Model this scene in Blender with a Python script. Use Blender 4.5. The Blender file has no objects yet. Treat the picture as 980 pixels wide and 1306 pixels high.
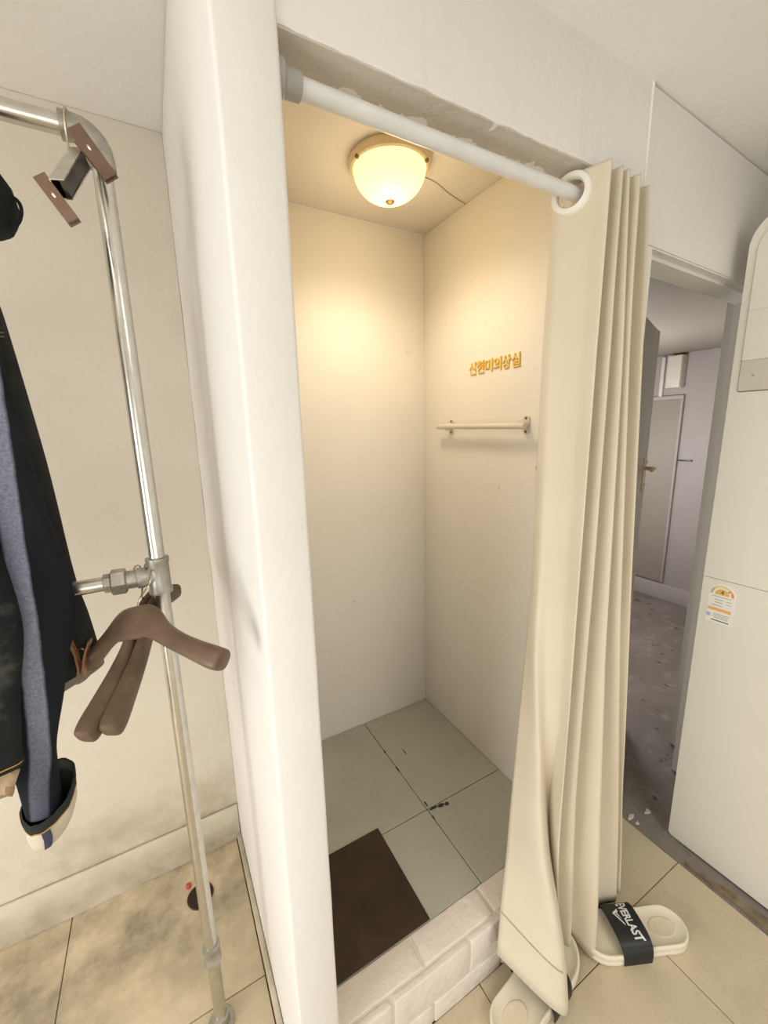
import bpy, bmesh, math, random
from mathutils import Vector, Matrix, noise
R = math.radians
random.seed(7)
S = 1.35                      # metres per layout unit (the camera stands 1 unit = 1.35 m above the floor)
SC = bpy.context.scene
COL = SC.collection

# ------------------------------------------------------------------ camera
def make_camera():
    yaw, pitch, roll = 0.5039, -0.1997, -0.0241
    fw = Vector((math.sin(yaw)*math.cos(pitch), math.cos(yaw)*math.cos(pitch), math.sin(pitch)))
    rt = Vector((math.cos(yaw), -math.sin(yaw), 0)); up = rt.cross(fw)
    r = math.cos(roll)*rt + math.sin(roll)*up
    u = -math.sin(roll)*rt + math.cos(roll)*up
    cd = bpy.data.cameras.new('camera'); co = bpy.data.objects.new('camera', cd); COL.objects.link(co)
    m = Matrix((r, u, -fw)).transposed().to_4x4(); m.translation = Vector((0, 0, S)); co.matrix_world = m
    cd.sensor_fit = 'VERTICAL'; cd.sensor_height = 36.0; cd.sensor_width = 36.0*980/1306
    cd.lens = 520.8/1306*36.0; cd.clip_start = 0.02
    SC.camera = co
make_camera()

# ------------------------------------------------------------------ world, lights, exposure
def lin(c):
    return tuple((v/255/12.92 if v/255 <= 0.04045 else ((v/255+0.055)/1.055)**2.4) for v in c)
w = bpy.data.worlds.new('world'); SC.world = w; w.use_nodes = True
w.node_tree.nodes['Background'].inputs[0].default_value = (0.9, 0.93, 1.0, 1)
w.node_tree.nodes['Background'].inputs[1].default_value = 0.4
SC.view_settings.view_transform = 'Standard'; SC.view_settings.look = 'None'
SC.view_settings.gamma = 1.0; SC.view_settings.use_curve_mapping = False
SC.view_settings.exposure = 0.10

def area(name, loc, target, sx, sy, power, col):
    ld = bpy.data.lights.new(name, 'AREA'); ld.shape = 'RECTANGLE'; ld.size = sx*S; ld.size_y = sy*S
    ld.energy = power; ld.color = col
    o = bpy.data.objects.new(name, ld); COL.objects.link(o)
    o.location = Vector(loc)*S
    o.rotation_euler = (Vector(target)-Vector(loc)).to_track_quat('-Z', 'Y').to_euler()
    return o
area('side_window_daylight', (-1.27, 0.14, 0.62), (0.3, 0.30, 0.75), 1.0, 1.0, 33, (0.955, 0.98, 1.0))
area('rear_fill_light', (-0.05, -1.72, 0.60), (0.35, 0.30, 0.98), 2.1, 1.10, 26.5, (0.965, 0.985, 1.0))  # unseen fill added behind the camera to light the front faces evenly
area('shop_ceiling_lamp', (0.65, -0.80, 1.455), (0.65, -0.80, 0), 0.9, 0.4, 15, (1.0, 0.99, 0.975))
area('left_room_ceiling_lamp', (-0.6, 0.0, 1.515), (-0.6, 0.0, 0), 0.5, 0.3, 3.2, (1.0, 0.98, 0.955))
def lamp_point(name, loc, power, col, rad):
    ld = bpy.data.lights.new(name, 'POINT'); ld.energy = power; ld.color = col; ld.shadow_soft_size = rad
    o = bpy.data.objects.new(name, ld); COL.objects.link(o); o.location = Vector(loc)*S
lamp_point('back_room_fill_light', (1.72, 1.22, 0.90), 23, (1.0, 0.975, 0.975), 0.12)  # unseen point light added to brighten the back room

# ------------------------------------------------------------------ helpers
WL = {}
def box(bm, x0, x1, y0, y1, z0, z1, bev=0.0, seg=2):
    vs = [bm.verts.new(p) for p in ((x0,y0,z0),(x1,y0,z0),(x1,y1,z0),(x0,y1,z0),(x0,y0,z1),(x1,y0,z1),(x1,y1,z1),(x0,y1,z1))]
    fs = [bm.faces.new([vs[i] for i in f]) for f in ((3,2,1,0),(4,5,6,7),(0,1,5,4),(1,2,6,5),(2,3,7,6),(3,0,4,7))]
    if bev > 0:
        es = list({e for f in fs for e in f.edges})
        bmesh.ops.bevel(bm, geom=es, offset=bev, segments=seg, profile=0.5, affect='EDGES')
    return bm
def loft(bm, rings, closed=True, cap=True):
    vr = [[bm.verts.new(p) for p in r] for r in rings]
    n = len(vr[0])
    for a, b in zip(vr, vr[1:]):
        for i in range(n if closed else n-1):
            j = (i+1) % n
            bm.faces.new((a[i], a[j], b[j], b[i]))
    if cap and closed:
        bm.faces.new(list(reversed(vr[0]))); bm.faces.new(vr[-1])
    return vr
def frames(pts):
    pts = [Vector(p) for p in pts]; out = []
    prev = None
    for i, p in enumerate(pts):
        a = pts[max(i-1, 0)]; b = pts[min(i+1, len(pts)-1)]
        t = (b-a).normalized()
        if prev is None:
            ref = Vector((0,0,1)) if abs(t.z) < 0.9 else Vector((1,0,0))
            nrm = (ref - t*ref.dot(t)).normalized()
        else:
            nrm = (prev - t*prev.dot(t)).normalized()
        prev = nrm
        out.append((p, t, nrm, t.cross(nrm)))
    return out
def tube(bm, pts, r, n=12, sy=1.0, cap=True):
    fr = frames(pts); rs = r if isinstance(r, (list, tuple)) else [r]*len(fr)
    rings = []
    for (p, t, a, b), rr in zip(fr, rs):
        rings.append([p + a*rr*math.cos(2*math.pi*k/n) + b*rr*sy*math.sin(2*math.pi*k/n) for k in range(n)])
    loft(bm, rings, True, cap); return bm
def lathe(bm, prof, c, axis='Z', n=24, cap=True):
    rings = []
    for r, z in prof:
        ring = []
        for k in range(n):
            a = 2*math.pi*k/n; u, v = r*math.cos(a), r*math.sin(a)
            p = {'Z': (u, v, z), 'X': (z, u, v), 'Y': (u, z, v)}[axis]
            ring.append(Vector(p)+Vector(c))
        rings.append(ring)
    loft(bm, rings, True, cap); return bm
def smooth_path(pts, k=6):
    P = [Vector(p) for p in pts]; out = []
    for i in range(len(P)-1):
        p0, p1, p2, p3 = P[max(i-1,0)], P[i], P[i+1], P[min(i+2,len(P)-1)]
        for j in range(k):
            t = j/k
            out.append(0.5*((2*p1)+(p2-p0)*t+(2*p0-5*p1+4*p2-p3)*t*t+(3*p1-p0-3*p2+p3)*t**3))
    out.append(P[-1]); return out
def obj(name, bm, m, parent=None, origin=None, sharp=38, recalc=True):
    if recalc: bmesh.ops.recalc_face_normals(bm, faces=bm.faces[:])
    bmesh.ops.scale(bm, vec=(S, S, S), verts=bm.verts[:])
    if parent is not None: off = WL[parent]
    elif origin is not None: off = Vector(origin)*S
    else:
        xs = [v.co for v in bm.verts]
        mn = [min(v[i] for v in xs) for i in range(3)]; mx = [max(v[i] for v in xs) for i in range(3)]
        off = Vector(((mn[0]+mx[0])/2, (mn[1]+mx[1])/2, mn[2]))
    bmesh.ops.translate(bm, vec=-off, verts=bm.verts[:])
    me = bpy.data.meshes.new(name); bm.to_mesh(me); bm.free()
    me.materials.append(m)
    for p in me.polygons: p.use_smooth = True
    me.set_sharp_from_angle(angle=R(sharp))
    o = bpy.data.objects.new(name, me); COL.objects.link(o)
    if parent is not None: o.parent = parent
    else: o.location = off
    WL[o] = off.copy()
    return o
def tag(o, label=None, cat=None, group=None, kind=None):
    if label: o['label'] = label
    if cat: o['category'] = cat
    if group: o['group'] = group
    if kind: o['kind'] = kind
    return o
def thing(name, label, cat, loc=(0,0,0), group=None, kind=None):
    o = bpy.data.objects.new(name, None); COL.objects.link(o); o.empty_display_size = 0.05
    o.location = Vector(loc)*S; WL[o] = Vector(loc)*S
    return tag(o, label, cat, group, kind)
def dup(root, loc, rot, label=None):
    r = root.copy(); COL.objects.link(r); r.location = Vector(loc)*S; r.rotation_euler = rot
    if label: r['label'] = label
    for ch in list(root.children):
        c = ch.copy(); COL.objects.link(c); c.parent = r
        for g in list(ch.children):
            d = g.copy(); COL.objects.link(d); d.parent = c
    return r
def struct(name, bm, m, parent=None, **k):
    o = obj(name, bm, m, parent, **k)
    if parent is None: o['kind'] = 'structure'
    return o
B = bmesh.new

# ------------------------------------------------------------------ materials
def nodes(name):
    m = bpy.data.materials.new(name); m.use_nodes = True
    nt = m.node_tree; return m, nt, nt.nodes['Principled BSDF']
def N(nt, t, **k):
    n = nt.nodes.new(t)
    for a, b in k.items(): setattr(n, a, b)
    return n
def noise_fac(nt, scale, detail=4, rough=0.55, lo=0.35, hi=0.65, vec=None, dist=0.0):
    if vec is None:
        g = N(nt, 'ShaderNodeNewGeometry'); vec = g.outputs['Position']
    t = N(nt, 'ShaderNodeTexNoise'); t.inputs['Scale'].default_value = scale; t.inputs['Detail'].default_value = detail
    t.inputs['Roughness'].default_value = rough; t.inputs['Distortion'].default_value = dist
    nt.links.new(vec, t.inputs['Vector'])
    mr = N(nt, 'ShaderNodeMapRange'); mr.inputs[1].default_value = lo; mr.inputs[2].default_value = hi
    nt.links.new(t.outputs['Fac'], mr.inputs[0]); return mr.outputs[0]
def mix(nt, f, a, b):
    mx = N(nt, 'ShaderNodeMix', data_type='RGBA')
    for sock, v in ((mx.inputs[0], f), (mx.inputs[6], a), (mx.inputs[7], b)):
        if hasattr(v, 'is_output'): nt.links.new(v, sock)
        elif isinstance(v, (int, float)): sock.default_value = v
        else: sock.default_value = (*v, 1)
    return mx.outputs[2]
def math_n(nt, op, a, b=0.0, clamp=False):
    n = N(nt, 'ShaderNodeMath', operation=op); n.use_clamp = clamp
    for s, v in ((n.inputs[0], a), (n.inputs[1], b)):
        if hasattr(v, 'is_output'): nt.links.new(v, s)
        else: s.default_value = v
    return n.outputs[0]
def maprange(nt, v, a, b, c=0.0, d=1.0):
    mr = N(nt, 'ShaderNodeMapRange'); nt.links.new(v, mr.inputs[0])
    for i, x in enumerate((a, b, c, d)): mr.inputs[i+1].default_value = x
    return mr.outputs[0]
def pos_xyz(nt):
    g = N(nt, 'ShaderNodeNewGeometry'); s = N(nt, 'ShaderNodeSeparateXYZ'); nt.links.new(g.outputs['Position'], s.inputs[0])
    return s.outputs[0], s.outputs[1], s.outputs[2]
def add_bump(nt, bs, f, strength, dist=0.002):
    b = N(nt, 'ShaderNodeBump'); b.inputs['Strength'].default_value = strength; b.inputs['Distance'].default_value = dist
    nt.links.new(f, b.inputs['Height']); nt.links.new(b.outputs[0], bs.inputs['Normal'])
def plain(name, c, rough=0.5, metal=0.0, c2=None, scale=20, bump=0.0, bscale=200, spec=0.5, dist=0.001):
    m, nt, bs = nodes(name)
    bs.inputs['Roughness'].default_value = rough; bs.inputs['Metallic'].default_value = metal
    bs.inputs['Specular IOR Level'].default_value = spec
    tc = N(nt, 'ShaderNodeTexCoord').outputs['Object']
    f = noise_fac(nt, scale, vec=tc)
    a = lin(c); b = lin(c2) if c2 else tuple(v*0.93 for v in a)
    nt.links.new(mix(nt, f, a, b), bs.inputs['Base Color'])
    if bump: add_bump(nt, bs, noise_fac(nt, bscale, 3, lo=0, hi=1, vec=tc), bump, dist)
    return m
def paint(name, c, c2, bump=0.35, rough=0.55, stain=None, zlo=0, zhi=0.3, chips=None):
    m, nt, bs = nodes(name)
    bs.inputs['Roughness'].default_value = rough; bs.inputs['Specular IOR Level'].default_value = 0.3
    col = mix(nt, noise_fac(nt, 1.6, 3), lin(c), lin(c2))
    if stain:
        x, y, z = pos_xyz(nt)
        hgt = maprange(nt, z, zhi, zlo)
        f = math_n(nt, 'MULTIPLY', hgt, noise_fac(nt, 5, 8, 0.65, 0.42, 0.72), True)
        col = mix(nt, f, col, lin(stain))
    if chips:
        f = noise_fac(nt, 22, 4, 0.5, 0.755, 0.77)
        col = mix(nt, f, col, lin(chips))
    nt.links.new(col, bs.inputs['Base Color'])
    h = math_n(nt, 'ADD', noise_fac(nt, 60, 5, lo=0, hi=1), math_n(nt, 'MULTIPLY', noise_fac(nt, 9, 3, lo=0, hi=1, dist=1.2), 2.0))
    add_bump(nt, bs, h, bump, 0.003)
    return m

M = {}
M['white'] = paint('white_wall_paint', (232,229,223), (227,223,216), 0.2)
M['ceil'] = paint('ceiling_paint', (244,241,235), (238,235,228), 0.2)
M['cream'] = paint('aged_cream_paint', (226,216,199), (217,207,190), 0.25, 0.5, stain=(150,126,92), zlo=0.02, zhi=0.42)
M['base'] = paint('skirting_paint', (216,206,186), (200,188,164), 0.4, 0.55, stain=(118,98,74), zlo=-0.02, zhi=0.16)
M['closet'] = paint('closet_paint', (240,234,223), (235,228,215), 0.3, chips=(205,188,160))
M['plaster'] = paint('rough_plaster', (206,199,187), (188,181,170), 1.0, 0.7)
M['backwall'] = paint('grey_lavender_paint', (190,183,180), (182,174,170), 0.2)
M['backdark'] = paint('shaded_ceiling_door_grey', (172,164,152), (164,156,145), 0.2)  # on the ceiling, missing light is put into this colour; also door grey
M['brickw'] = paint('white_brick_paint', (234,224,214), (226,214,202), 0.9, 0.45)
def tile_mat(name, c, c2, dirt, amount, spot=None):
    m, nt, bs = nodes(name); bs.inputs['Roughness'].default_value = 0.42; bs.inputs['Specular IOR Level'].default_value = 0.35
    oi = N(nt, 'ShaderNodeObjectInfo')
    col = mix(nt, noise_fac(nt, 2.3, 6, 0.6), lin(c), lin(c2))
    col = mix(nt, math_n(nt, 'MULTIPLY', noise_fac(nt, 3.1, 9, 0.68, 0.5, 0.74), amount, True), col, lin(dirt))
    col = mix(nt, math_n(nt, 'MULTIPLY', noise_fac(nt, 140, 2, lo=0.3, hi=0.7), 0.10), col, lin(dirt))
    v = math_n(nt, 'MULTIPLY', oi.outputs['Random'], 0.10)
    col = mix(nt, v, col, lin(dirt))
    if spot:
        col = mix(nt, noise_fac(nt, 14, 6, 0.6, 0.71, 0.74), col, lin(spot))
    nt.links.new(col, bs.inputs['Base Color'])
    add_bump(nt, bs, noise_fac(nt, 90, 4, lo=0, hi=1), 0.12, 0.001)
    return m
M['tile'] = tile_mat('beige_floor_tile', (214,199,170), (204,188,158), (120,104,80), 0.30)
# the left bay is dirtier along the wall
def dirty_tile():
    m, nt, bs = nodes('soiled_beige_floor_tile'); bs.inputs['Roughness'].default_value = 0.45
    x, y, z = pos_xyz(nt)
    col = mix(nt, noise_fac(nt, 2.6, 6, 0.6), lin((222,204,172)), lin((212,192,158)))
    f = math_n(nt, 'MULTIPLY', maprange(nt, y, 0.74, 1.10, 0.25, 1.0), noise_fac(nt, 3.6, 9, 0.70, 0.38, 0.60), True)
    col = mix(nt, math_n(nt, 'MULTIPLY', f, 0.75), col, lin((116,108,92)))
    nt.links.new(col, bs.inputs['Base Color'])
    add_bump(nt, bs, noise_fac(nt, 90, 4, lo=0, hi=1), 0.15, 0.001)
    return m
M['dtile'] = dirty_tile()
M['ctile'] = tile_mat('grey_green_vinyl_tile', (184,184,171), (174,174,161), (132,127,114), 0.25)
M['grout'] = plain('dark_grout', (124,106,80), 0.8)
M['cgrout'] = plain('black_grout', (52,50,46), 0.8)
def concrete():
    m, nt, bs = nodes('worn_dark_concrete'); bs.inputs['Roughness'].default_value = 0.5
    col = mix(nt, noise_fac(nt, 2.2, 6), lin((140,131,124)), lin((122,114,107)))
    col = mix(nt, math_n(nt, 'MULTIPLY', noise_fac(nt, 12, 9, 0.7, 0.52, 0.66), 0.55), col, lin((170,162,151)))
    col = mix(nt, noise_fac(nt, 16, 7, 0.6, 0.62, 0.68), col, lin((84,78,72)))
    nt.links.new(col, bs.inputs['Base Color']); add_bump(nt, bs, noise_fac(nt, 25, 6, lo=0, hi=1), 0.4, 0.004)
    return m
M['concrete'] = concrete()
M['wood'] = plain('weathered_wood', (150,132,104), 0.7, c2=(92,80,64), scale=18, bump=0.5, bscale=60)
M['mat'] = plain('dark_brown_vinyl', (66,52,38), 0.55, c2=(54,42,31), scale=12, bump=0.15, bscale=300, spec=0.25)
M['curtain'] = plain('beige_curtain_cloth', (217,206,183), 0.85, c2=(213,201,178), scale=6, bump=0.25, bscale=700, spec=0.15, dist=0.0004)
M['thread'] = plain('tan_thread', (176,160,132), 0.9)
M['eyelet'] = plain('cream_plastic_ring', (238,234,222), 0.3)
M['rod'] = plain('white_enamelled_tube', (226,226,222), 0.32)
M['rodcap'] = plain('grey_plastic_cap', (170,168,162), 0.5)
def galv():
    m, nt, bs = nodes('galvanised_steel'); bs.inputs['Metallic'].default_value = 1.0
    tc = N(nt, 'ShaderNodeTexCoord').outputs['Object']
    nt.links.new(mix(nt, noise_fac(nt, 60, 3, vec=tc), lin((208,206,198)), lin((198,195,186))), bs.inputs['Base Color'])
    nt.links.new(maprange(nt, noise_fac(nt, 8, 3, vec=tc), 0, 1, 0.22, 0.28), bs.inputs['Roughness'])
    return m
M['galv'] = galv()
M['cast'] = plain('cast_galvanised_fitting', (186,182,172), 0.42, 0.85, c2=(160,156,146), scale=40, bump=0.3, bscale=220)
M['chrome'] = plain('steel_wire', (200,184,160), 0.25, 1.0)
M['darkmetal'] = plain('dark_steel_channel', (96,92,84), 0.35, 0.9, c2=(60,58,54))
M['hanger'] = plain('brown_hanger', (116,92,74), 0.42, c2=(98,78,62), scale=14, bump=0.12, bscale=160, spec=0.4)
M['hflock'] = plain('worn_brown_hanger', (112,92,72), 0.6, c2=(88,70,54), scale=16, bump=0.15, bscale=200, spec=0.25)
M['clip'] = plain('brown_plastic_clip', (120,92,72), 0.4, c2=(100,76,60))
M['clipt'] = plain('tan_plastic_clip', (158,108,76), 0.4, c2=(140,94,66))
def denim(name, c, c2, worn, lo, hi, crease=False):
    m, nt, bs = nodes(name); bs.inputs['Roughness'].default_value = 0.9; bs.inputs['Specular IOR Level'].default_value = 0.12
    col = mix(nt, noise_fac(nt, 9, 6), lin(c), lin(c2))
    f = noise_fac(nt, 7, 8, 0.66, lo, hi)
    col = mix(nt, math_n(nt, 'MULTIPLY', f, 0.6), col, lin(worn))
    if crease:
        x, y, z = pos_xyz(nt)
        cx = N(nt, 'ShaderNodeFloatCurve')
        c = cx.mapping.curves[0]
        pz = [(0.50, -0.172), (0.568, -0.166), (0.642, -0.156), (0.722, -0.149), (0.799, -0.143), (0.864, -0.141), (0.934, -0.139), (1.011, -0.137), (1.30, -0.133)]
        pts = [((zz-0.4)/1.0, (xx+0.2)/0.1) for zz, xx in pz]
        c.points[0].location = (0, pts[0][1]); c.points[1].location = (1, pts[-1][1])
        for p in pts[1:-1]: c.points.new(*p)
        cx.mapping.update()
        nt.links.new(math_n(nt, 'SUBTRACT', math_n(nt, 'DIVIDE', z, S), 0.4), cx.inputs['Value'])
        xc = math_n(nt, 'SUBTRACT', math_n(nt, 'MULTIPLY', cx.outputs[0], 0.1), 0.2)
        wv = math_n(nt, 'MULTIPLY', noise_fac(nt, 30, 4, lo=0, hi=1), 0.003)
        d = math_n(nt, 'ABSOLUTE', math_n(nt, 'SUBTRACT', math_n(nt, 'ADD', math_n(nt, 'DIVIDE', x, S), wv), xc))
        f = maprange(nt, d, 0.0105, 0.0075)
        f = math_n(nt, 'MULTIPLY', f, maprange(nt, noise_fac(nt, 260, 3, 0.7, 0.25, 0.75), 0, 1, 0.45, 1.0))
        fade = maprange(nt, z, 0.80, 0.92, 0.35, 1.0)
        col = mix(nt, math_n(nt, 'MULTIPLY', f, fade), col, lin((150,156,176)))
    nt.links.new(col, bs.inputs['Base Color'])
    add_bump(nt, bs, noise_fac(nt, 500, 2, lo=0, hi=1), 0.4, 0.0006)
    return m
M['denim_black'] = denim('black_denim', (38,38,38), (30,30,31), (96,96,90), 0.52, 0.66)
M['denim_crease'] = denim('indigo_denim', (34,35,40), (27,28,32), (60,62,70), 0.60, 0.75, True)
M['denim_olive'] = denim('charcoal_denim', (52,53,50), (42,43,41), (72,72,66), 0.55, 0.75)
M['denim_in'] = plain('selvedge_turn_up', (206,196,176), 0.9, c2=(190,178,158), bump=0.3, bscale=500)
M['denim_grey'] = plain('raw_grey_hem', (136,130,110), 0.9, c2=(116,111,96))
M['navy'] = plain('navy_tape', (58,60,84), 0.9)
M['ochre'] = plain('ochre_stitch', (178,140,70), 0.8)
M['black'] = plain('black_cloth', (26,27,26), 0.85, spec=0.2)
M['tan'] = plain('tan_lining', (178,150,120), 0.9)
M['ac'] = plain('ivory_appliance_plastic', (227,221,206), 0.42, c2=(225,219,204), scale=3)
M['acband'] = plain('pale_grey_panel_band', (208,201,186), 0.4)
M['acdark'] = plain('seam_shade', (120,112,98), 0.6)  # dark tone painted in for the shade inside seams and grooves
M['paper'] = plain('sticker_paper', (236,232,222), 0.5)
M['orange'] = plain('orange_print', (236,178,84), 0.5); M['red'] = plain('red_print', (232,140,84), 0.5)
M['green'] = plain('green_print', (158,194,120), 0.5); M['yellow'] = plain('yellow_print', (232,214,112), 0.5)
M['ink'] = plain('grey_ink', (160,156,150), 0.6); M['inkd'] = plain('dark_ink', (70,66,60), 0.6); M['blueink'] = plain('blue_print', (170,180,214), 0.6)
M['foam'] = plain('cream_slipper_foam', (232,222,200), 0.6, c2=(228,216,192), bump=0.1, bscale=300)
M['foamd'] = plain('heel_cup_foam', (228,216,190), 0.6, c2=(221,207,178))  # slightly darker cream than the sole foam
M['strap'] = plain('black_rubber_strap', (24,27,26), 0.45)
M['print'] = plain('white_print', (228,228,222), 0.5)
M['gold'] = plain('gold_letter', (246,212,110), 0.3, 0.2, c2=(232,190,84))
M['fix'] = plain('cream_metal_bracket', (226,219,204), 0.4)
M['screw'] = plain('screw_head', (120,108,90), 0.4, 0.8)
M['brass'] = plain('brass_lock', (196,176,128), 0.35, 0.7)
M['door'] = plain('grey_green_door_paint', (178,176,162), 0.5, c2=(168,167,154), scale=4)
M['hole'] = plain('drain_hole_shade', (30,20,14), 0.4)
M['rust'] = plain('rust_rim', (110,72,44), 0.8)
M['redscrap'] = plain('red_scrap', (190,74,54), 0.5)
M['flake'] = plain('white_flake', (214,208,196), 0.7)
M['tape'] = plain('tan_tape', (196,172,140), 0.7)
M['crack'] = plain('brown_crack_filler', (176,152,118), 0.8)
def glow():
    m, nt, bs = nodes('lit_frosted_glass')
    bs.inputs['Base Color'].default_value = (*lin((255,246,200)), 1); bs.inputs['Roughness'].default_value = 0.25
    bs.inputs['Emission Color'].default_value = (1.0, 0.86, 0.36, 1); bs.inputs['Emission Strength'].default_value = 1.15
    return m
M['glow'] = glow()
M['lampbase'] = plain('cream_lamp_flange', (250,226,184), 0.45)
M['finial'] = plain('aged_brass_finial', (150,120,80), 0.4, 0.7)
# ------------------------------------------------------------------ structure
FL = -1.8   # rear end of the shop floor
def bx(name, m, *a, **k):
    bm = B(); box(bm, *a, **k); return bm
def wall(name, m, *a, bev=0.0015):
    bm = B(); box(bm, *a, bev); return struct(name, bm, M[m])

floor = struct('floor', box(B(), -1.3, 0.949, FL, 0.934, -0.03, -0.004), M['grout'])
def tile_grid(x0, x1, y0, y1, xs, ys, z, m, parent, gap=0.0008, th=0.006):
    xe = [x0]+sorted(v for v in xs if x0 < v < x1)+[x1]; ye = [y0]+sorted(v for v in ys if y0 < v < y1)+[y1]
    for a, b in zip(xe, xe[1:]):
        for c, d in zip(ye, ye[1:]):
            if b-a < 0.006 or d-c < 0.006: continue
            bm = B(); box(bm, a+gap, b-gap, c+gap, d-gap, z-th, z, 0.0006, 1)
            obj('floor_tile', bm, m, parent)
P = 0.337
tile_grid(-1.3, 0.067, 0.627, 0.934, [-0.268-P*2, -0.268-P, -0.268], [], 0, M['dtile'], floor)
tile_grid(-1.3, 0.067, FL, 0.627, [-0.268-P*2, -0.268-P, -0.268], [0.627-P*k for k in range(1, 9)], 0, M['tile'], floor)
tile_grid(0.067, 0.744, FL, 0.418, [0.406], [0.327-P*k for k in range(0, 9)], 0, M['tile'], floor)
tile_grid(0.744, 0.949, FL, 0.934, [], [0.349+P]+[0.349-P*k for k in range(0, 9)], 0, M['tile'], floor)
# worn dark concrete beyond the tiles, its edge broken
bm = B(); n = 70; top = []; 
ring_a = []; ring_b = []
for i in range(n+1):
    y = FL + (1.75-FL)*i/n
    ring_a.append((0.951+0.004*noise.noise((y*14, 3, 1)), y, -0.003)); ring_b.append((2.5, y, -0.003))
loft(bm, [[a, (a[0], a[1], -0.03), (2.5, a[1], -0.03), b] for a, b in zip(ring_a, ring_b)])
struct('floor_concrete', bm, M['concrete'])
bm = B()
pts = [(0.959+0.003*noise.noise((k*0.9, 0, 5)), 0.34-0.02*k, 0.0005) for k in range(20)]
loft(bm, [[(x, y, -0.004), (x, y, 0.003), (x+0.004+0.020*min(1, k/5)+0.003*noise.noise((k*.7, 2, 2)), y, 0.002), (x+0.004+0.020*min(1, k/5), y, -0.004)] for k, (x, y, z) in enumerate(pts)])
struct('trim_1', bm, M['wood'])

ZC, ZL, ZK = 1.475, 1.531, 1.504
wall('ceiling', 'ceil', 0.10, 1.95, FL, 0.47, ZC, ZC+0.03)
wall('ceiling_left', 'ceil', -1.3, 0.134, FL, 0.96, ZL, ZL+0.03)
wall('trim_2', 'white', 0.080, 0.10, FL, 0.406, ZC, ZL)
wall('wall_outer_left', 'white', -1.33, -1.3, FL, 0.96, 0, ZL)
wall('wall_rear', 'white', -1.3, 1.95, FL-0.03, FL, 0, ZL)
wall('wall_outer_right', 'white', 1.95, 1.98, FL, 0.42, 0, ZC)
wall('wall_back', 'cream', -1.3, 0.078, 0.934, 0.962, 0, ZL)
bm = B(); box(bm, -1.3, 0.077, 0.926, 0.9335, 0, 0.098, 0.003)
bmesh.ops.subdivide_edges(bm, edges=[e for e in bm.edges if abs((e.verts[0].co-e.verts[1].co).x) > 0.5], cuts=40)
for v in bm.verts: v.co.y += 0.0015*noise.noise((v.co.x*9, v.co.z*20, 0)); v.co.z += (0.002*noise.noise((v.co.x*7, 1, 0)) if v.co.z > 0.05 else 0)
struct('baseboard_back', bm, M['base'])
struct('baseboard_left', box(B(), 0.068, 0.0775, 0.409, 0.926, 0, 0.016, 0.002), M['base'])
# post between the left bay and the closet, slightly wavy hand-plastered edges
bm = B(); box(bm, 0.078, 0.134, 0.408, 1.0, 0, ZL, 0.004, 3)
bmesh.ops.subdivide_edges(bm, edges=[e for e in bm.edges if abs((e.verts[0].co-e.verts[1].co).z) > 0.5], cuts=50)
for v in bm.verts:
    v.co.x += 0.0009*noise.noise((v.co.z*11, v.co.y*3, v.co.x*30)); v.co.y += 0.0009*noise.noise((v.co.z*9, 5, v.co.x*30))
struct('wall_left', bm, M['white'])
wall('wall_closet_back', 'closet', 0.134, 0.722, 0.999, 1.03, 0, ZK)
wall('wall_closet_right', 'closet', 0.692, 0.720, 0.475, 0.999, 0, ZK)
wall('ceiling_closet', 'closet', 0.134, 0.722, 0.47, 1.0, ZK, ZK+0.02)
# lintel with a broken lower edge
bm = B()
rings = []
for k in range(61):
    x = 0.132 + (0.681-0.132)*k/60
    j = 0.0022*noise.noise((x*40, 0, 0))+0.0012*noise.noise((x*130, 0, 3))
    j2 = 0.004*noise.noise((x*25, 7, 0))
    rings.append([(x, 0.411, ZC), (x, 0.411, 1.346), (x, 0.412+0.0005, 1.343+j), (x, 0.430, 1.342+j*.4), (x, 0.466+j2, 1.341+j2*.5), (x, 0.471, 1.350), (x, 0.471, ZK+0.01), (x, 0.44, ZK+0.01)])
loft(bm, rings); struct('wall_front', bm, M['white'], sharp=30)
bm = B()
rings = []
for k in range(41):
    x = 0.1345 + (0.680-0.1345)*k/40
    a, b, c = (0.0012*noise.noise((x*60, i, 4)) for i in range(3))
    rings.append([(x, 0.4135, 1.345), (x, 0.414, 1.3418+a), (x, 0.432, 1.3408+b), (x, 0.452, 1.3414+c), (x, 0.466, 1.342+a), (x, 0.466, 1.345)])
loft(bm, rings); struct('trim_3', bm, M['plaster'])
bm = B(); tube(bm, smooth_path([(0.6815+0.0006*noise.noise((k, 0, 0)), 0.4105, 1.30+0.175*k/8) for k in range(9)], 2), 0.0022, 6); struct('trim_4', bm, M['white'])
# front wall right of the closet: door header, piers
def yr(x): return 0.411+0.045*(x-0.68)
def prism(bm, x0, x1, z0, z1, t0=0.0, t1=0.062):
    vs = [(x0, yr(x0)+t0), (x1, yr(x1)+t0), (x1, yr(x1)+t1), (x0, yr(x0)+t1)]
    loft(bm, [[(a, b, z0) for a, b in vs], [(a, b, z1) for a, b in vs]]); return bm
bm = B(); prism(bm, 0.682, 1.95, 1.27, ZC)
bmesh.ops.bevel(bm, geom=bm.edges[:], offset=0.0025, segments=2, affect='EDGES'); struct('wall_right', bm, M['white'])
struct('wall_right_pier', prism(B(), 0.692, 0.722, 0, 1.27), M['white'])
struct('wall_right_end', prism(B(), 1.22, 1.95, 0, 1.27), M['white'])
struct('trim_5', prism(B(), 0.722, 1.22, 1.264, 1.27, 0.016, 0.060), M['white'])
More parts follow.
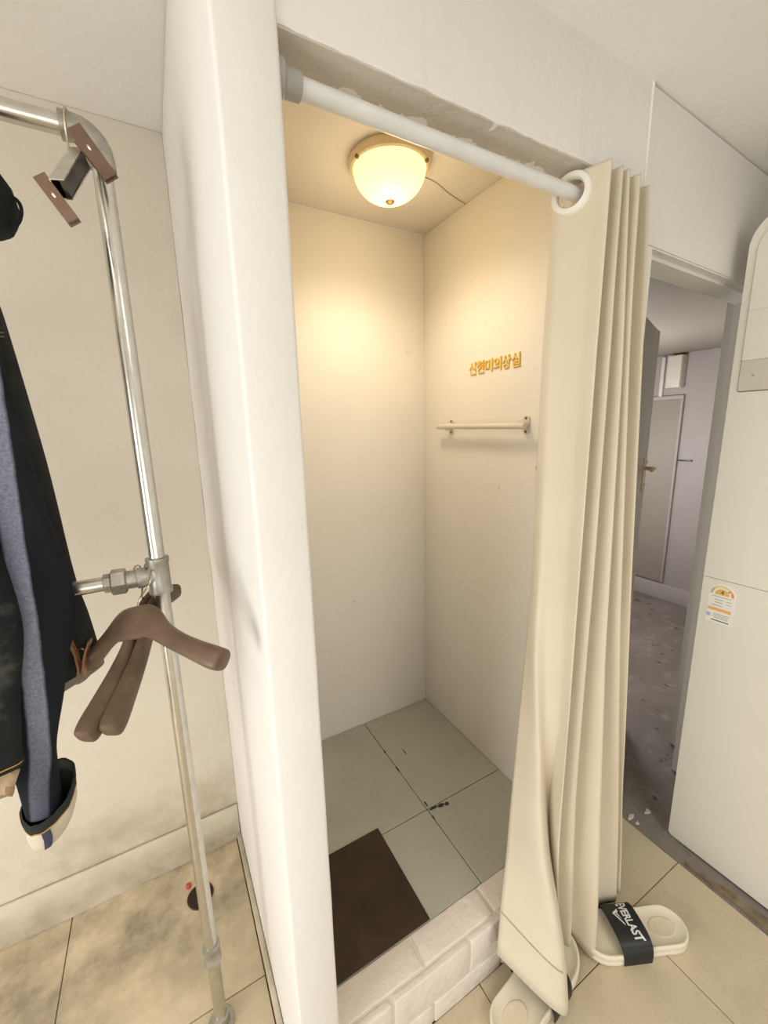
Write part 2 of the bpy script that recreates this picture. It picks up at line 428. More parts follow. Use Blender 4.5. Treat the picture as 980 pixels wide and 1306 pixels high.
# back room
wall('wall_backroom_far', 'backwall', 2.47, 2.5, 0.48, 1.75, 0, 1.36)
wall('wall_backroom_end', 'backwall', 0.72, 2.5, 1.72, 1.75, 0, 1.36)
wall('wall_backroom_left', 'backwall', 0.695, 0.7205, 1.03, 1.75, 0, 1.36)
wall('wall_backroom_front', 'backwall', 1.42, 2.5, 0.485, 0.51, 0, 1.36)
wall('ceiling_backroom', 'backdark', 0.72, 2.5, 0.475, 1.75, 1.352, 1.38)
wall('trim_6', 'white', 1.322, 1.415, 0.522, 0.556, 0, 1.352, bev=0.004)
d2 = struct('door_2', box(B(), 2.458, 2.4705, 1.18, 1.62, 0.10, 1.12, 0.003), M['backdark'])
obj('door_frame', box(B(), 2.452, 2.4705, 1.168, 1.180, 0.10, 1.1195, 0.002), M['backwall'], d2)
obj('door_frame', box(B(), 2.452, 2.4705, 1.168, 1.62, 1.12, 1.14, 0.002), M['backwall'], d2)
struct('trim_7', box(B(), 2.455, 2.4705, 1.279, 1.297, 1.12, 1.345, 0.003), M['white'])
struct('baseboard_far', box(B(), 2.46, 2.4705, 0.52, 1.72, -0.003, 0.09, 0.003), M['backwall'])
# open door leaf into the back room
ang = math.atan2(0.70-0.492, 1.30-0.742)
d1 = bpy.data.objects.new('door_1', None); COL.objects.link(d1); WL[d1] = Vector((0, 0, 0)); d1['kind'] = 'structure'
LD = 0.595
bm = B(); box(bm, 0, LD, 0, 0.028, 0.006, 1.255, 0.002); obj('door_leaf', bm, M['door'], d1)
bm = B(); box(bm, LD-0.0525, LD-0.0145, -0.0025, 0, 0.80, 0.90, 0.001)
lk = obj('lock_plate', bm, M['brass'], d1)
bm = B(); tube(bm, [(LD-0.033, 0, 0.868), (LD-0.033, -0.022, 0.868), (LD-0.036, -0.026, 0.868), (LD-0.09, -0.026, 0.868)], 0.0055, 8); obj('door_handle', bm, M['brass'], lk)
for z in (0.815, 0.885):
    bm = B(); box(bm, LD-0.028, LD+0.001, -0.006, 0.0, z-0.004, z+0.004, 0.0008); obj('bolt', bm, M['fix'], lk)
bm = B(); box(bm, LD-0.02, LD+0.0015, -0.001, 0.0285, 0.006, 1.255, 0.001); obj('edge_strip', bm, M['backwall'], d1)
d1.location = Vector((0.742, 0.492, 0))*S; d1.rotation_euler = (0, 0, ang)
# closet floor and brick step
cf = struct('floor_closet', box(B(), 0.134, 0.692, 0.474, 0.999, 0.0, 0.1135), M['cgrout'])
tile_grid(0.1345, 0.6915, 0.479, 0.9985, [0.4635], [0.6645], 0.118, M['ctile'], cf, 0.0008, 0.0042)
for cx, cy, rx, ry, nn in ((0.4790, 0.6600, 0.012, 0.0030, 1), (0.4985, 0.6563, 0.009, 0.0042, 2), (0.4690, 0.6780, 0.0022, 0.008, 3), (0.4640, 0.640, 0.002, 0.006, 4), (0.4632, 0.800, 0.0022, 0.010, 5), (0.4633, 0.868, 0.0018, 0.007, 6), (0.5105, 0.840, 0.0016, 0.012, 7), (0.5130, 0.653, 0.006, 0.005, 8)):
    bm = B(); r = []
    for k in range(14):
        a = 2*math.pi*k/14; q = 1+0.5*noise.noise((math.cos(a)*1.7+nn*9, math.sin(a)*1.7, nn))
        r.append((cx+rx*q*math.cos(a), cy+ry*q*math.sin(a)))
    loft(bm, [[(x, y, 0.1178) for x, y in r], [(x, y, 0.1183) for x, y in r]]); obj('worn_patch', bm, M['cgrout'], cf)
st = thing('brick_step', 'low white painted brick step across the foot of the closet opening', 'step', (0.41, 0.447, 0))
obj('mortar_core', box(B(), 0.135, 0.691, 0.4196, 0.4735, 0, 0.1153), M['brickw'], st)
obj('mortar_core', box(B(), 0.135, 0.691, 0.4735, 0.4788, 0.1135, 0.1160), M['brickw'], st)
def bricks(joints, y0, y1, z0, z1, g=0.0052):
    e = [0.1350]+joints+[0.6905]
    for a, b in zip(e, e[1:]):
        bm = B(); box(bm, a+g/2, b-g/2, y0, y1, z0, z1, 0.0027, 3)
        bmesh.ops.subdivide_edges(bm, edges=[q for q in bm.edges if abs((q.verts[0].co-q.verts[1].co).x) > 0.03], cuts=5)
        for v in bm.verts: v.co += 0.0007*Vector((0, noise.noise(v.co*60), noise.noise(v.co*60+Vector((9, 0, 0)))))
        obj('brick', bm, M['brickw'], st)
bricks([0.294, 0.450, 0.606], 0.4305, 0.4795, 0.1070, 0.1185)
bricks([0.2255, 0.3815, 0.5375], 0.4165, 0.4285, 0.0485, 0.1168)
bricks([0.1475, 0.3035, 0.4595, 0.6155], 0.4165, 0.4285, 0.0, 0.0445)

# ------------------------------------------------------------------ air conditioner
t = thing('air_conditioner', 'tall ivory floor standing air conditioner with rounded top, on dark concrete by the doorway', 'air conditioner', (1.13, 0.25, -0.003))
def rrect(y0, y1, z0, z1, rb, rt, n=14):
    out = []
    for cy, cz, r, a0 in ((y1-rb, z0+rb, rb, -90), (y1-rt, z1-rt, rt, 0), (y0+rt, z1-rt, rt, 90), (y0+rb, z0+rb, rb, 180)):
        for k in range(n+1):
            a = R(a0+90*k/n); out.append((cy+r*math.cos(a), cz+r*math.sin(a)))
    return out
def slab(bm, prof, x0, x1, bev=0.006, seg=3):
    vr = loft(bm, [[(x0, y, z) for y, z in prof], [(x1, y, z) for y, z in prof]])
    if bev:
        es = [e for e in bm.edges if abs(e.verts[0].co.x-e.verts[1].co.x) < 1e-6 and abs(e.verts[0].co.x-x0) < 1e-6]
        bmesh.ops.bevel(bm, geom=es, offset=bev, segments=seg, profile=0.5, affect='EDGES')
    return bm
Y0, Y1 = 0.085, 0.398
obj('cabinet', slab(B(), rrect(Y0, Y1, 0.0, 1.366, 0.012, 0.055), 1.010, 1.27, 0.0), M['ac'], t)
obj('lower_cover', slab(B(), rrect(Y0, Y1, 0.002, 0.6742, 0.010, 0.0008), 1.0035, 1.0105, 0.004), M['ac'], t)
obj('upper_cover', slab(B(), rrect(Y0, Y1, 0.6752, 1.367, 0.0008, 0.056), 1.0035, 1.0105, 0.004), M['ac'], t)
obj('panel_gap_shade', slab(B(), rrect(Y0+0.0145, Y1-0.0125, 1.054, 1.347, 0.004, 0.045), 1.0031, 1.0036, 0), M['acdark'], t)  # dark sheet standing in for shade in the gap round the panel
p = obj('front_panel', slab(B(), rrect(Y0+0.016, Y1-0.014, 1.112, 1.3455, 0.002, 0.044), 1.0005, 1.0036, 0.0015), M['ac'], t)
obj('panel_seam', box(B(), 1.0002, 1.0010, Y0+0.018, Y1-0.016, 1.1995, 1.2005), M['acband'], p)
b = obj('display_band', slab(B(), rrect(Y0+0.016, Y1-0.014, 1.056, 1.1115, 0.003, 0.002), 1.001, 1.0036, 0.001), M['acband'], t)
obj('indicator', lathe(B(), [(0.0022, 0), (0.0022, 0.0008)], (1.0004, 0.363, 1.083), 'X', 10), M['ink'], b)
for a in range(2):
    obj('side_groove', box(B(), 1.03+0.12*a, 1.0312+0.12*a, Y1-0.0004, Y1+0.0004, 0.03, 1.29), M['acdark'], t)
# energy sticker (flat print, raised by the paper's thickness)
sk = obj('energy_sticker', slab(B(), rrect(0.337, 0.3845, 0.579, 0.6660, 0.002, 0.022), 1.0030, 1.0036, 0), M['paper'], t)
def arc(bm, r0, r1, a0, a1, cy=0.3608, cz=0.6425, x=1.0026, n=8):
    A = [(cy+r1*math.cos(R(a0+(a1-a0)*k/n)), cz+r1*math.sin(R(a0+(a1-a0)*k/n))) for k in range(n+1)]
    A += [(cy+r0*math.cos(R(a1-(a1-a0)*k/n)), cz+r0*math.sin(R(a1-(a1-a0)*k/n))) for k in range(n+1)]
    loft(bm, [[(x, y, z) for y, z in A], [(x+0.0005, y, z) for y, z in A]]); return bm
for a0, a1, m in ((0, 40, 'green'), (40, 85, 'yellow'), (85, 130, 'yellow'), (130, 155, 'orange'), (155, 180, 'red')):
    obj('print_arc', arc(B(), 0.0165, 0.0205, a0, a1), M[m], sk)
obj('print_dial', arc(B(), 0.0005, 0.0125, 0, 180), M['orange'], sk)
obj('print_bar', box(B(), 1.0026, 1.0031, 0.3420, 0.3825, 0.6060, 0.6120), M['orange'], sk)
obj('print_square', box(B(), 1.0026, 1.0031, 0.3765, 0.3835, 0.5910, 0.5985), M['blueink'], sk)
for z, y0, y1 in ((0.6375, 0.344, 0.378), (0.6305, 0.343, 0.352), (0.6305, 0.357, 0.372), (0.6245, 0.343, 0.352), (0.6245, 0.357, 0.372), (0.6180, 0.358, 0.376), (0.5985, 0.343, 0.372), (0.5945, 0.345, 0.372), (0.5905, 0.345, 0.370)):
    obj('print_line', box(B(), 1.0027, 1.0031, y0, y1, z-0.0006, z+0.0006), M['ink'], sk)
obj('print_line', box(B(), 1.0027, 1.0031, 0.343, 0.374, 0.5835, 0.5855), M['inkd'], sk)
obj('print_pointer', lathe(B(), [(0.0014, 0), (0.0014, 0.0006)], (1.0024, 0.3495, 0.6525), 'X', 8), M['inkd'], sk)
def text_bm(s, size, ext=0.0, bold=0.0):
    cu = bpy.data.curves.new('txt', 'FONT'); cu.body = s; cu.size = size; cu.extrude = ext; cu.resolution_u = 3; cu.offset = bold
    o = bpy.data.objects.new('txt', cu); COL.objects.link(o)
    bpy.context.view_layer.update()
    me = bpy.data.meshes.new_from_object(o.evaluated_get(bpy.context.evaluated_depsgraph_get()))
    bm = B(); bm.from_mesh(me); bpy.data.objects.remove(o); bpy.data.curves.remove(cu); bpy.data.meshes.remove(me)
    return bm
def bounds(bm):
    return [(min(v.co[i] for v in bm.verts), max(v.co[i] for v in bm.verts)) for i in range(3)]
bm = text_bm('4', 0.012, 0.0003); bb = bounds(bm)
for v in bm.verts:
    x, y, z = v.co; v.co = Vector((1.0024-z, 0.3608-(x-(bb[0][0]+bb[0][1])/2), 0.6440+(y-bb[1][0])))
obj('print_digit', bm, M['inkd'], sk)

# ------------------------------------------------------------------ closet fittings
t = thing('curtain_rod', 'white tube curtain rod under the closet lintel', 'rod', (0.134, 0.43, 1.314))
obj('tube', tube(B(), [(0.140, 0.43, 1.3145), (0.30, 0.43, 1.314), (0.50, 0.43, 1.3145), (0.6915, 0.43, 1.3145)], 0.0088, 20), M['rod'], t)
obj('end_cap', lathe(B(), [(0.0165, 0.1342), (0.0165, 0.140), (0.0120, 0.143), (0.0112, 0.158), (0.009, 0.1585)], (0, 0.43, 1.3145), 'X', 20), M['rodcap'], t)

CX, CY = 0.458, 0.776
t = thing('ceiling_lamp', 'lit round dome lamp of frosted glass on the closet ceiling', 'lamp', (CX, CY, ZK))
obj('flange', lathe(B(), [(0.055, ZK), (0.077, ZK-0.0005), (0.0785, ZK-0.004), (0.0785, ZK-0.011), (0.076, ZK-0.0155), (0.0715, ZK-0.017), (0.070, ZK-0.014)], (CX, CY, 0), 'Z', 40), M['lampbase'], t)
prof = [(0.0700*math.cos(a)**0.95, ZK-0.0155-0.054*math.sin(a)) for a in [R(88*k/14) for k in range(15)]]
gl = obj('glass_shade', lathe(B(), prof, (CX, CY, 0), 'Z', 40), M['glow'], t, sharp=60)
obj('finial', lathe(B(), [(0.0085, ZK-0.0660), (0.0090, ZK-0.0695), (0.006, ZK-0.0725), (0.002, ZK-0.074)], (CX, CY, 0), 'Z', 16), M['finial'], t)
for a in (-52, 68, 188):
    obj('screw', lathe(B(), [(0.0035, 0.0), (0.0045, -0.003), (0.003, -0.006), (0.001, -0.0065)], (CX+0.0745*math.cos(R(a)), CY+0.0745*math.sin(R(a)), ZK-0.0135), 'Z', 10), M['finial'], t)
ld = bpy.data.lights.new('ceiling_lamp_glow', 'POINT'); ld.energy = 0.9; ld.color = (1.0, 0.70, 0.38); ld.shadow_soft_size = 0.06
lo = bpy.data.objects.new('ceiling_lamp_glow', ld); COL.objects.link(lo); lo.location = Vector((CX, CY, ZK-0.14))*S
ld = bpy.data.lights.new('ceiling_lamp_light', 'SPOT'); ld.energy = 7.2; ld.color = (1.0, 0.85, 0.65); ld.shadow_soft_size = 0.07; ld.spot_size = R(176); ld.spot_blend = 1.0
lo = bpy.data.objects.new('ceiling_lamp_light', ld); COL.objects.link(lo); lo.location = Vector((CX, CY, ZK-0.105))*S
# hairline wire from the lamp to the corner, with its filler spot
bm = B(); tube(bm, smooth_path([(CX+0.0795, CY+0.01, ZK-0.0009), (0.580, 0.792, ZK-0.0008), (0.63, 0.812, ZK-0.0008), (0.690, 0.830, ZK-0.0009)], 5), 0.0007, 6)
wr = obj('lamp_wire', bm, M['crack']); tag(wr, 'thin brown wire running from the closet lamp along the ceiling to the wall', 'wire')

t = thing('wall_rail', 'short cream hanging bar screwed to the right closet wall', 'rail', (0.692, 0.75, 1.0))
XR = 0.692
obj('bar', tube(B(), smooth_path([(0.672, 0.905, 1.0035), (0.668, 0.88, 1.003), (0.668, 0.70, 1.001), (0.668, 0.605, 1.0)], 4), 0.0065, 12), M['fix'], t)
for y in (0.872, 0.622):
    pl = obj('bracket', slab(B(), rrect(y-0.009, y+0.009, 0.983, 1.021, 0.008, 0.008), 0.689, 0.6922, 0.001), M['fix'], t)
    obj('arm', tube(B(), [(0.690, y, 1.002), (0.668, y, 1.002)], 0.0085, 12), M['fix'], t)
    for z in (0.988, 1.016):
        obj('screw', lathe(B(), [(0.0030, 0.0), (0.0028, -0.0012), (0.001, -0.002)], (0.6892, y, z), 'X', 8), M['screw'], pl)

sg = thing('lettering', 'small raised gold lettering on the right closet wall above the hanging bar', 'sign', (0.692, 0.725, 1.122))
word = '신현미의상실'
for i, ch in enumerate(word):
    bm = text_bm(ch, 0.031, 0.0014, 0.0005); bb = bounds(bm)
    y0 = 0.806-0.0272*i; w = bb[0][1]-bb[0][0]
    for v in bm.verts:
        x, y, z = v.co
        yy = y0-0.0245*(x-bb[0][0])/w
        zz = 1.1235+0.0285*(y-bb[1][0])/(bb[1][1]-bb[1][0])
        v.co = Vector((0.6905-z, yy, zz))
    obj('letter', bm, M['gold'], sg)

mt = obj('floor_mat', box(B(), 0.1360, 0.3405, 0.4800, 0.6815, 0.1180, 0.1205, 0.0006, 1), M['mat']); tag(mt, 'dark brown rectangular vinyl mat on the closet floor behind the step', 'mat')
bm = B(); r = [(-0.011, -0.009), (0.010, -0.011), (0.012, 0.008), (-0.008, 0.010)]
c, s = math.cos(0.5), math.sin(0.5)
loft(bm, [[(0.481+x*c-y*s, 0.966+x*s+y*c, z) for x, y in r] for z in (0.1180, 0.1188)])
tag(obj('tape_scrap', bm, M['tape']), 'scrap of tan tape on the grey closet floor by the back wall', 'tape')

# ------------------------------------------------------------------ curtain
CUR = {
 'E0': [[0.5358,0.452,1.3122],[0.5322,0.452,1.1984],[0.5293,0.452,1.0997],[0.5301,0.452,1.0061],[0.5308,0.452,0.9157],[0.5315,0.452,0.8275],[0.5319,0.4519,0.741],[0.5258,0.4504,0.656],[0.5176,0.448,0.5722],[0.5085,0.4451,0.4895],[0.4962,0.4395,0.4077],[0.4834,0.4332,0.3266],[0.4686,0.4241,0.2464],[0.4428,0.408,0.1667],[0.4238,0.395,0.0877]],
 'R0': [[0.5359,0.442,1.3166],[0.5319,0.4408,1.197],[0.5288,0.4394,1.0934],[0.5271,0.4367,0.995],[0.5254,0.434,0.9],[0.5238,0.4315,0.8073],[0.5174,0.4264,0.7165],[0.507,0.4174,0.6272],[0.5044,0.4076,0.5392],[0.5009,0.3955,0.4523],[0.4959,0.3817,0.3663],[0.4904,0.3612,0.2812],[0.494,0.3374,0.1968],[0.4945,0.3171,0.1132],[0.4885,0.303,0.0302]],
 'F0': [[0.5424,0.43,1.3241],[0.5408,0.4271,1.2021],[0.5398,0.4247,1.0964],[0.541,0.4232,0.9961],[0.5421,0.4217,0.8992],[0.5431,0.4202,0.8047],[0.5439,0.419,0.7121],[0.545,0.418,0.621],[0.549,0.4171,0.5312],[0.5537,0.4149,0.4425],[0.559,0.4114,0.3548],[0.564,0.4068,0.268],[0.5656,0.3989,0.182],[0.5577,0.3805,0.0967],[0.5468,0.3531,0.012]],
 'M1': [[0.5521,0.405,1.323],[0.5496,0.4021,1.2011],[0.5477,0.3999,1.0955],[0.5469,0.3992,0.9953],[0.5462,0.3985,0.8985],[0.5456,0.3978,0.804],[0.5432,0.3957,0.7115],[0.5402,0.3922,0.6205],[0.539,0.3888,0.5308],[0.5398,0.3867,0.4422],[0.5427,0.386,0.3545],[0.5477,0.3854,0.2678],[0.5527,0.3848,0.1818],[0.5559,0.376,0.0966],[0.5522,0.3539,0.012]],
 'V1': [[0.5618,0.385,1.3221],[0.5538,0.38,1.2003],[0.5521,0.3796,1.0948],[0.5499,0.378,0.9946],[0.5477,0.3764,0.8978],[0.5456,0.3749,0.8035],[0.5437,0.3735,0.711],[0.5399,0.3709,0.62],[0.5341,0.3669,0.5304],[0.5261,0.3621,0.4419],[0.5206,0.3588,0.3543],[0.5213,0.3578,0.2676],[0.5279,0.3569,0.1817],[0.5413,0.3562,0.0965],[0.5587,0.3555,0.012]],
 'V2': [[0.5883,0.385,1.3276],[0.582,0.38,1.208],[0.5841,0.3798,1.1044],[0.5833,0.3784,1.0061],[0.5825,0.3771,0.911],[0.5817,0.3758,0.8184],[0.5809,0.375,0.7276],[0.5797,0.3746,0.6382],[0.5756,0.372,0.5502],[0.5713,0.3692,0.4633],[0.5666,0.3656,0.3773],[0.5669,0.3631,0.2922],[0.5688,0.3608,0.2078],[0.57,0.3579,0.1242],[0.5707,0.355,0.0412]],
 'V3': [[0.6027,0.385,1.3265],[0.6059,0.38,1.2043],[0.6144,0.3796,1.0984],[0.617,0.378,0.9979],[0.6194,0.3764,0.9008],[0.6218,0.3749,0.8061],[0.6238,0.3733,0.7133],[0.6252,0.3712,0.6221],[0.6267,0.3672,0.5321],[0.6278,0.363,0.4433],[0.6273,0.3581,0.3554],[0.6274,0.3531,0.2685],[0.626,0.347,0.1823],[0.6215,0.3398,0.0968],[0.6164,0.3329,0.012]],
 'V4': [[0.6282,0.385,1.3278],[0.6243,0.38,1.2063],[0.6308,0.3797,1.1011],[0.6384,0.3784,1.0013],[0.6458,0.3771,0.9048],[0.653,0.3759,0.8107],[0.6605,0.375,0.7184],[0.6691,0.375,0.6278],[0.6792,0.3737,0.5384],[0.6893,0.3723,0.4501],[0.7001,0.3711,0.3628],[0.7111,0.3699,0.2763],[0.7203,0.3687,0.1907],[0.7283,0.3674,0.1057],[0.7348,0.366,0.0214]],
 'E5': [[0.6669,0.395,1.3426],[0.6715,0.3886,1.2214],[0.6729,0.3849,1.1165],[0.6793,0.3836,1.0169],[0.6855,0.3824,0.9207],[0.6915,0.3812,0.8268],[0.6974,0.38,0.7349],[0.7069,0.38,0.6444],[0.715,0.3795,0.5553],[0.7222,0.3786,0.4672],[0.7285,0.3774,0.3802],[0.7328,0.3756,0.294],[0.7384,0.373,0.2085],[0.744,0.3696,0.1238],[0.7392,0.362,0.0398]],
}

ct = thing('curtain', 'beige eyelet curtain bunched at the right side of the closet opening', 'curtain', (0.62, 0.40, 0.01))
NL = 15
def lvl(k, i): return Vector(CUR[k][i])
def valley(a, b, i, dy=0.068):
    A, C = lvl(a, i), lvl(b, i); f = i/(NL-1)
    yy = (A.y+C.y)/2 + dy*(1-0.55*f)
    x = A.x*0.45+C.x*0.55
    if x > 0.672: yy = min(yy, 0.403) if x > 0.684 else min(yy, 0.44)
    if (A.z+C.z)/2 < 0.13: yy = min(yy, 0.402)
    return Vector((x, yy, (A.z+C.z)/2+0.002*(1-f)))
path = ['E0', 'R0', 'F0', 'M1', 'V1', ('V1', 'V2'), 'V2', ('V2', 'V3'), 'V3', ('V3', 'V4'), 'V4', ('V4', 'E5'), 'E5']
cols = [[(lvl(k, i) if isinstance(k, str) else valley(*k, i)) for i in range(NL)] for k in path]
for c in cols: c[0].z = 1.336
for i in range(NL):                       # the first soft fold only opens towards the hem
    k = 0.85 if i < 10 else 0.85*max(0, (13-i)/4)
    cols[2][i] = cols[2][i].lerp((cols[1][i]+cols[3][i])/2+Vector((0, 0.004, 0)), k)
ts = [0, .004, .008, .012, .016, .020, .024, .028, .032, .036, .040, .045, .05]+[.05+.95*(k/44) for k in range(1, 45)]
def sample(c, t):
    f = t*(NL-1); i = min(int(f), NL-2); u = f-i
    p0, p1, p2, p3 = c[max(i-1, 0)], c[i], c[i+1], c[min(i+2, NL-1)]
    return 0.5*((2*p1)+(p2-p0)*u+(2*p0-5*p1+4*p2-p3)*u*u+(3*p1-p0-3*p2+p3)*u**3)
NS = 9
rows = []
for t in ts:
    base = [sample(c, t) for c in cols]
    rows.append(smooth_path(base, NS))
bm = B(); vr = [[bm.verts.new(p) for p in r] for r in rows]
hole_c = Vector((0.5432, 0.4285, 1.3118))
for a in range(len(vr)-1):
    for b in range(len(vr[0])-1):
        cen = (rows[a][b]+rows[a][b+1]+rows[a+1][b]+rows[a+1][b+1])/4
        if b < 4*NS and (cen-hole_c).length < 0.0185: continue
        bm.faces.new((vr[a][b], vr[a][b+1], vr[a+1][b+1], vr[a+1][b]))
bmesh.ops.remove_doubles(bm, verts=bm.verts[:], dist=0.00001)
cl = obj('cloth', bm, M['curtain'], ct, sharp=180)
sd = cl.modifiers.new('thickness', 'SOLIDIFY'); sd.thickness = 0.0016; sd.offset = 0
# eyelet ring on the first panel
i0 = 2*NS; pa = rows[6][0]; pb = rows[6][4*NS]
tx = (Vector((pb.x, pb.y, 0))-Vector((pa.x, pa.y, 0))).normalized(); nz = Vector((0, 0, 1)); nn = tx.cross(nz)
def eyelet(c, tx, nn):
    bm = B(); rings = []
    for k in range(33):
        a = 2*math.pi*k/32; d = tx*math.cos(a)+Vector((0, 0, 1))*math.sin(a)
        rings.append([c+d*r+nn*h for r, h in ((0.0175, -0.003), (0.0190, -0.0055), (0.0250, -0.0050), (0.0275, -0.0015), (0.0275, 0.0015), (0.0250, 0.0050), (0.0190, 0.0055), (0.0175, 0.003))])
    loft(bm, rings, True, False); bmesh.ops.remove_doubles(bm, verts=bm.verts[:], dist=1e-5)
    return bm
obj('eyelet', eyelet(hole_c, tx, nn), M['eyelet'], ct)
# hem stitching
bm = B(); k = int(len(ts)*0.93); line = [r + Vector((-0.0012, -0.0015, 0)) for r in rows[k][:int(NS*1.0)+1]]
tube(bm, line, 0.0006, 5); obj('hem_stitch', bm, M['thread'], ct)

# ------------------------------------------------------------------ slippers
LS = 0.222
def outline(k, z, n=88):
    xs = [(0.0, 0.0), (0.02, 0.019), (0.08, 0.0305), (0.2, 0.0355), (0.35, 0.0355), (0.5, 0.037), (0.68, 0.041), (0.82, 0.0395), (0.92, 0.031), (0.98, 0.016), (1.0, 0.0)]
    def hw(t):
        e = (max(0.0, 1-((0.17-t)/0.17)**2))**0.5 if t < 0.17 else (max(0.0, 1-((t-0.80)/0.20)**2))**0.5 if t > 0.80 else 1.0
        return e*(0.0358+0.0052*math.exp(-((t-0.72)/0.22)**2)-0.0012*math.exp(-((t-0.40)/0.15)**2))
    out = []
    for i in range(n):
        a = 2*math.pi*i/n; t = 0.5-0.5*math.cos(a); x = t*LS
        s = 1 if a < math.pi else -1
        y = -s*hw(t)
        cx = min(max(x, 0.04), LS-0.045)
        out.append(Vector((cx+(x-cx)*k, y*k, z)))
    return out
def toe(z, x): return z+0.010*max(0, (x/LS-0.72)/0.28)**2
def make_slipper(label):
    t = thing('slipper', label, 'slipper', (0, 0, 0), 'pair of cream slippers')
    bm = B(); rings = [outline(k, z) for k, z in ((0.93, 0.0), (0.985, 0.004), (0.985, 0.010), (0.955, 0.0125), (0.985, 0.0145), (1.0, 0.0165), (1.0, 0.0205), (0.985, 0.0235), (0.94, 0.025), (0.88, 0.0242), (0.80, 0.0205), (0.5, 0.0190), (0.2, 0.0185))]
    for r in rings:
        for p in r: p.z = toe(p.z, p.x)
    loft(bm, rings); bmesh.ops.remove_doubles(bm, verts=bm.verts[:], dist=1e-5)
    obj('sole', bm, M['foam'], t, sharp=70)
    bm = B(); rr = []
    for k, z in ((1.0, 0.0183), (0.97, 0.0195), (0.90, 0.0196), (0.78, 0.0190), (0.3, 0.0186)):
        rr.append([(0.046+0.027*k*math.cos(2*math.pi*i/24), 0.018*k*math.sin(2*math.pi*i/24), z) for i in range(24)])
    loft(bm, rr); obj('heel_cup', bm, M['foamd'], t, sharp=70)
    W, H = 0.0415, 0.036
    def arcp(s, off=0.0):           # s: -1..1 across the foot
        a = math.pi*(0.5+0.5*s) ; e = 0.62
        y = -math.copysign(abs(math.cos(a))**e, math.cos(a))*(W+off); z = 0.006+(H+off)*math.sin(a)**e
        return y, z
    bm = B(); rings = []
    for j in range(33):
        s = -1+2*j/32; yi, zi = arcp(s, 0.0); yo, zo = arcp(s, 0.0022)
        xa = 0.098-0.004*(1-s*s); xb = 0.153+0.003*(1-s*s)
        rings.append([(xa, yi, zi), (xb, yi, zi), (xb, yo, zo), (xa, yo, zo)])
    loft(bm, rings); st = obj('strap', bm, M['strap'], t, sharp=50)
    # arc-length table for print on the strap
    tab = []; L = 0; py_, pz_ = arcp(-1, 0.0026); 
    for j in range(401):
        s = -1+2*j/400; y, z = arcp(s, 0.0028); L += math.hypot(y-py_, z-pz_); py_, pz_ = y, z; tab.append((L, y, z))
    def onstrap(u, x):
        lo = min(range(401), key=lambda q: abs(tab[q][0]-u)); return Vector((x, tab[lo][1], tab[lo][2]))
    bm = text_bm('EVERLAST', 0.03, 0.0, 0.0009); bb = bounds(bm)
    bmesh.ops.triangulate(bm, faces=bm.faces[:])
    bmesh.ops.subdivide_edges(bm, edges=[e for e in bm.edges if e.calc_length() > 0.004], cuts=2)
    bmesh.ops.triangulate(bm, faces=bm.faces[:])
    Ltot = tab[-1][0]; u0, u1 = Ltot*0.255, Ltot*0.72
    nl = 8
    for v in bm.verts:
        x, y, z = v.co
        fu = (x-bb[0][0])/(bb[0][1]-bb[0][0]); fv = (y-bb[1][0])/(bb[1][1]-bb[1][0])
        hgt = 0.0155*(1+0.35*abs(2*fu-1)**3)
        v.co = onstrap(u0+(u1-u0)*fu, 0.1245-hgt*fv)
    bmesh.ops.solidify(bm, geom=bm.faces[:], thickness=0.0003)
    obj('strap_lettering', bm, M['print'], st, sharp=60)
    bm = B()
    for poly in ([(0.34, 0.129), (0.385, 0.141), (0.405, 0.141), (0.375, 0.129)], [(0.385, 0.141), (0.55, 0.1285), (0.52, 0.1285), (0.40, 0.1375)], [(0.37, 0.1295), (0.40, 0.1325), (0.47, 0.1295), (0.40, 0.1350)]):
        vs = []
        for (u, x) in poly: vs.append(bm.verts.new(onstrap(Ltot*u, x)))
        bm.faces.new(vs)
    bmesh.ops.subdivide_edges(bm, edges=bm.edges[:], cuts=3); bmesh.ops.triangulate(bm, faces=bm.faces[:])
    bmesh.ops.solidify(bm, geom=bm.faces[:], thickness=0.0003)
    obj('strap_emblem', bm, M['print'], st)
    return t
sl = make_slipper('cream slipper with black lettered strap, heel pointing right, beside the curtain')
sl.location = Vector((0.812, 0.275, 0))*S; sl.rotation_euler = (0, 0, math.atan2(0.41, -0.912))
dup(sl, (0.376, 0.340, 0), (0, 0, R(9)), 'cream slipper lying under the curtain hem in front of the brick step')

# ------------------------------------------------------------------ pipe rack
rk = thing('pipe_rack', 'galvanised steel pipe clothes rack standing before the cream wall', 'clothes rack', (-0.013, 0.6, 0))
RY = 0.6; UX = -0.014
obj('upright_pipe', tube(B(), [(UX, RY, 0.0), (UX, RY, 0.6), (UX, RY, 1.302)], 0.0098, 18), M['galv'], rk)
obj('upright_pipe', tube(B(), [(-0.98, RY, 0.0), (-0.98, RY, 1.302)], 0.0098, 18), M['galv'], rk)
obj('top_rail', tube(B(), [(-0.965, RY, 1.322), (-0.4, RY, 1.322), (-0.036, RY, 1.322)], 0.0098, 18), M['galv'], rk)
el = [(-0.047, RY, 1.322), (-0.036, RY, 1.322)]+[(-0.036+0.022*math.sin(R(a)), RY, 1.300+0.022*math.cos(R(a))) for a in range(15, 91, 15)]+[(UX, RY, 1.289)]
obj('elbow', tube(B(), el, [0.0138, 0.0132]+[0.0130]*5+[0.0132, 0.0138], 18), M['cast'], rk)
el = [(-0.947, RY, 1.322), (-0.958, RY, 1.322)]+[(-0.958-0.022*math.sin(R(a)), RY, 1.300+0.022*math.cos(R(a))) for a in range(15, 91, 15)]+[(-0.98, RY, 1.289)]
obj('elbow', tube(B(), el, 0.0132, 18), M['cast'], rk)
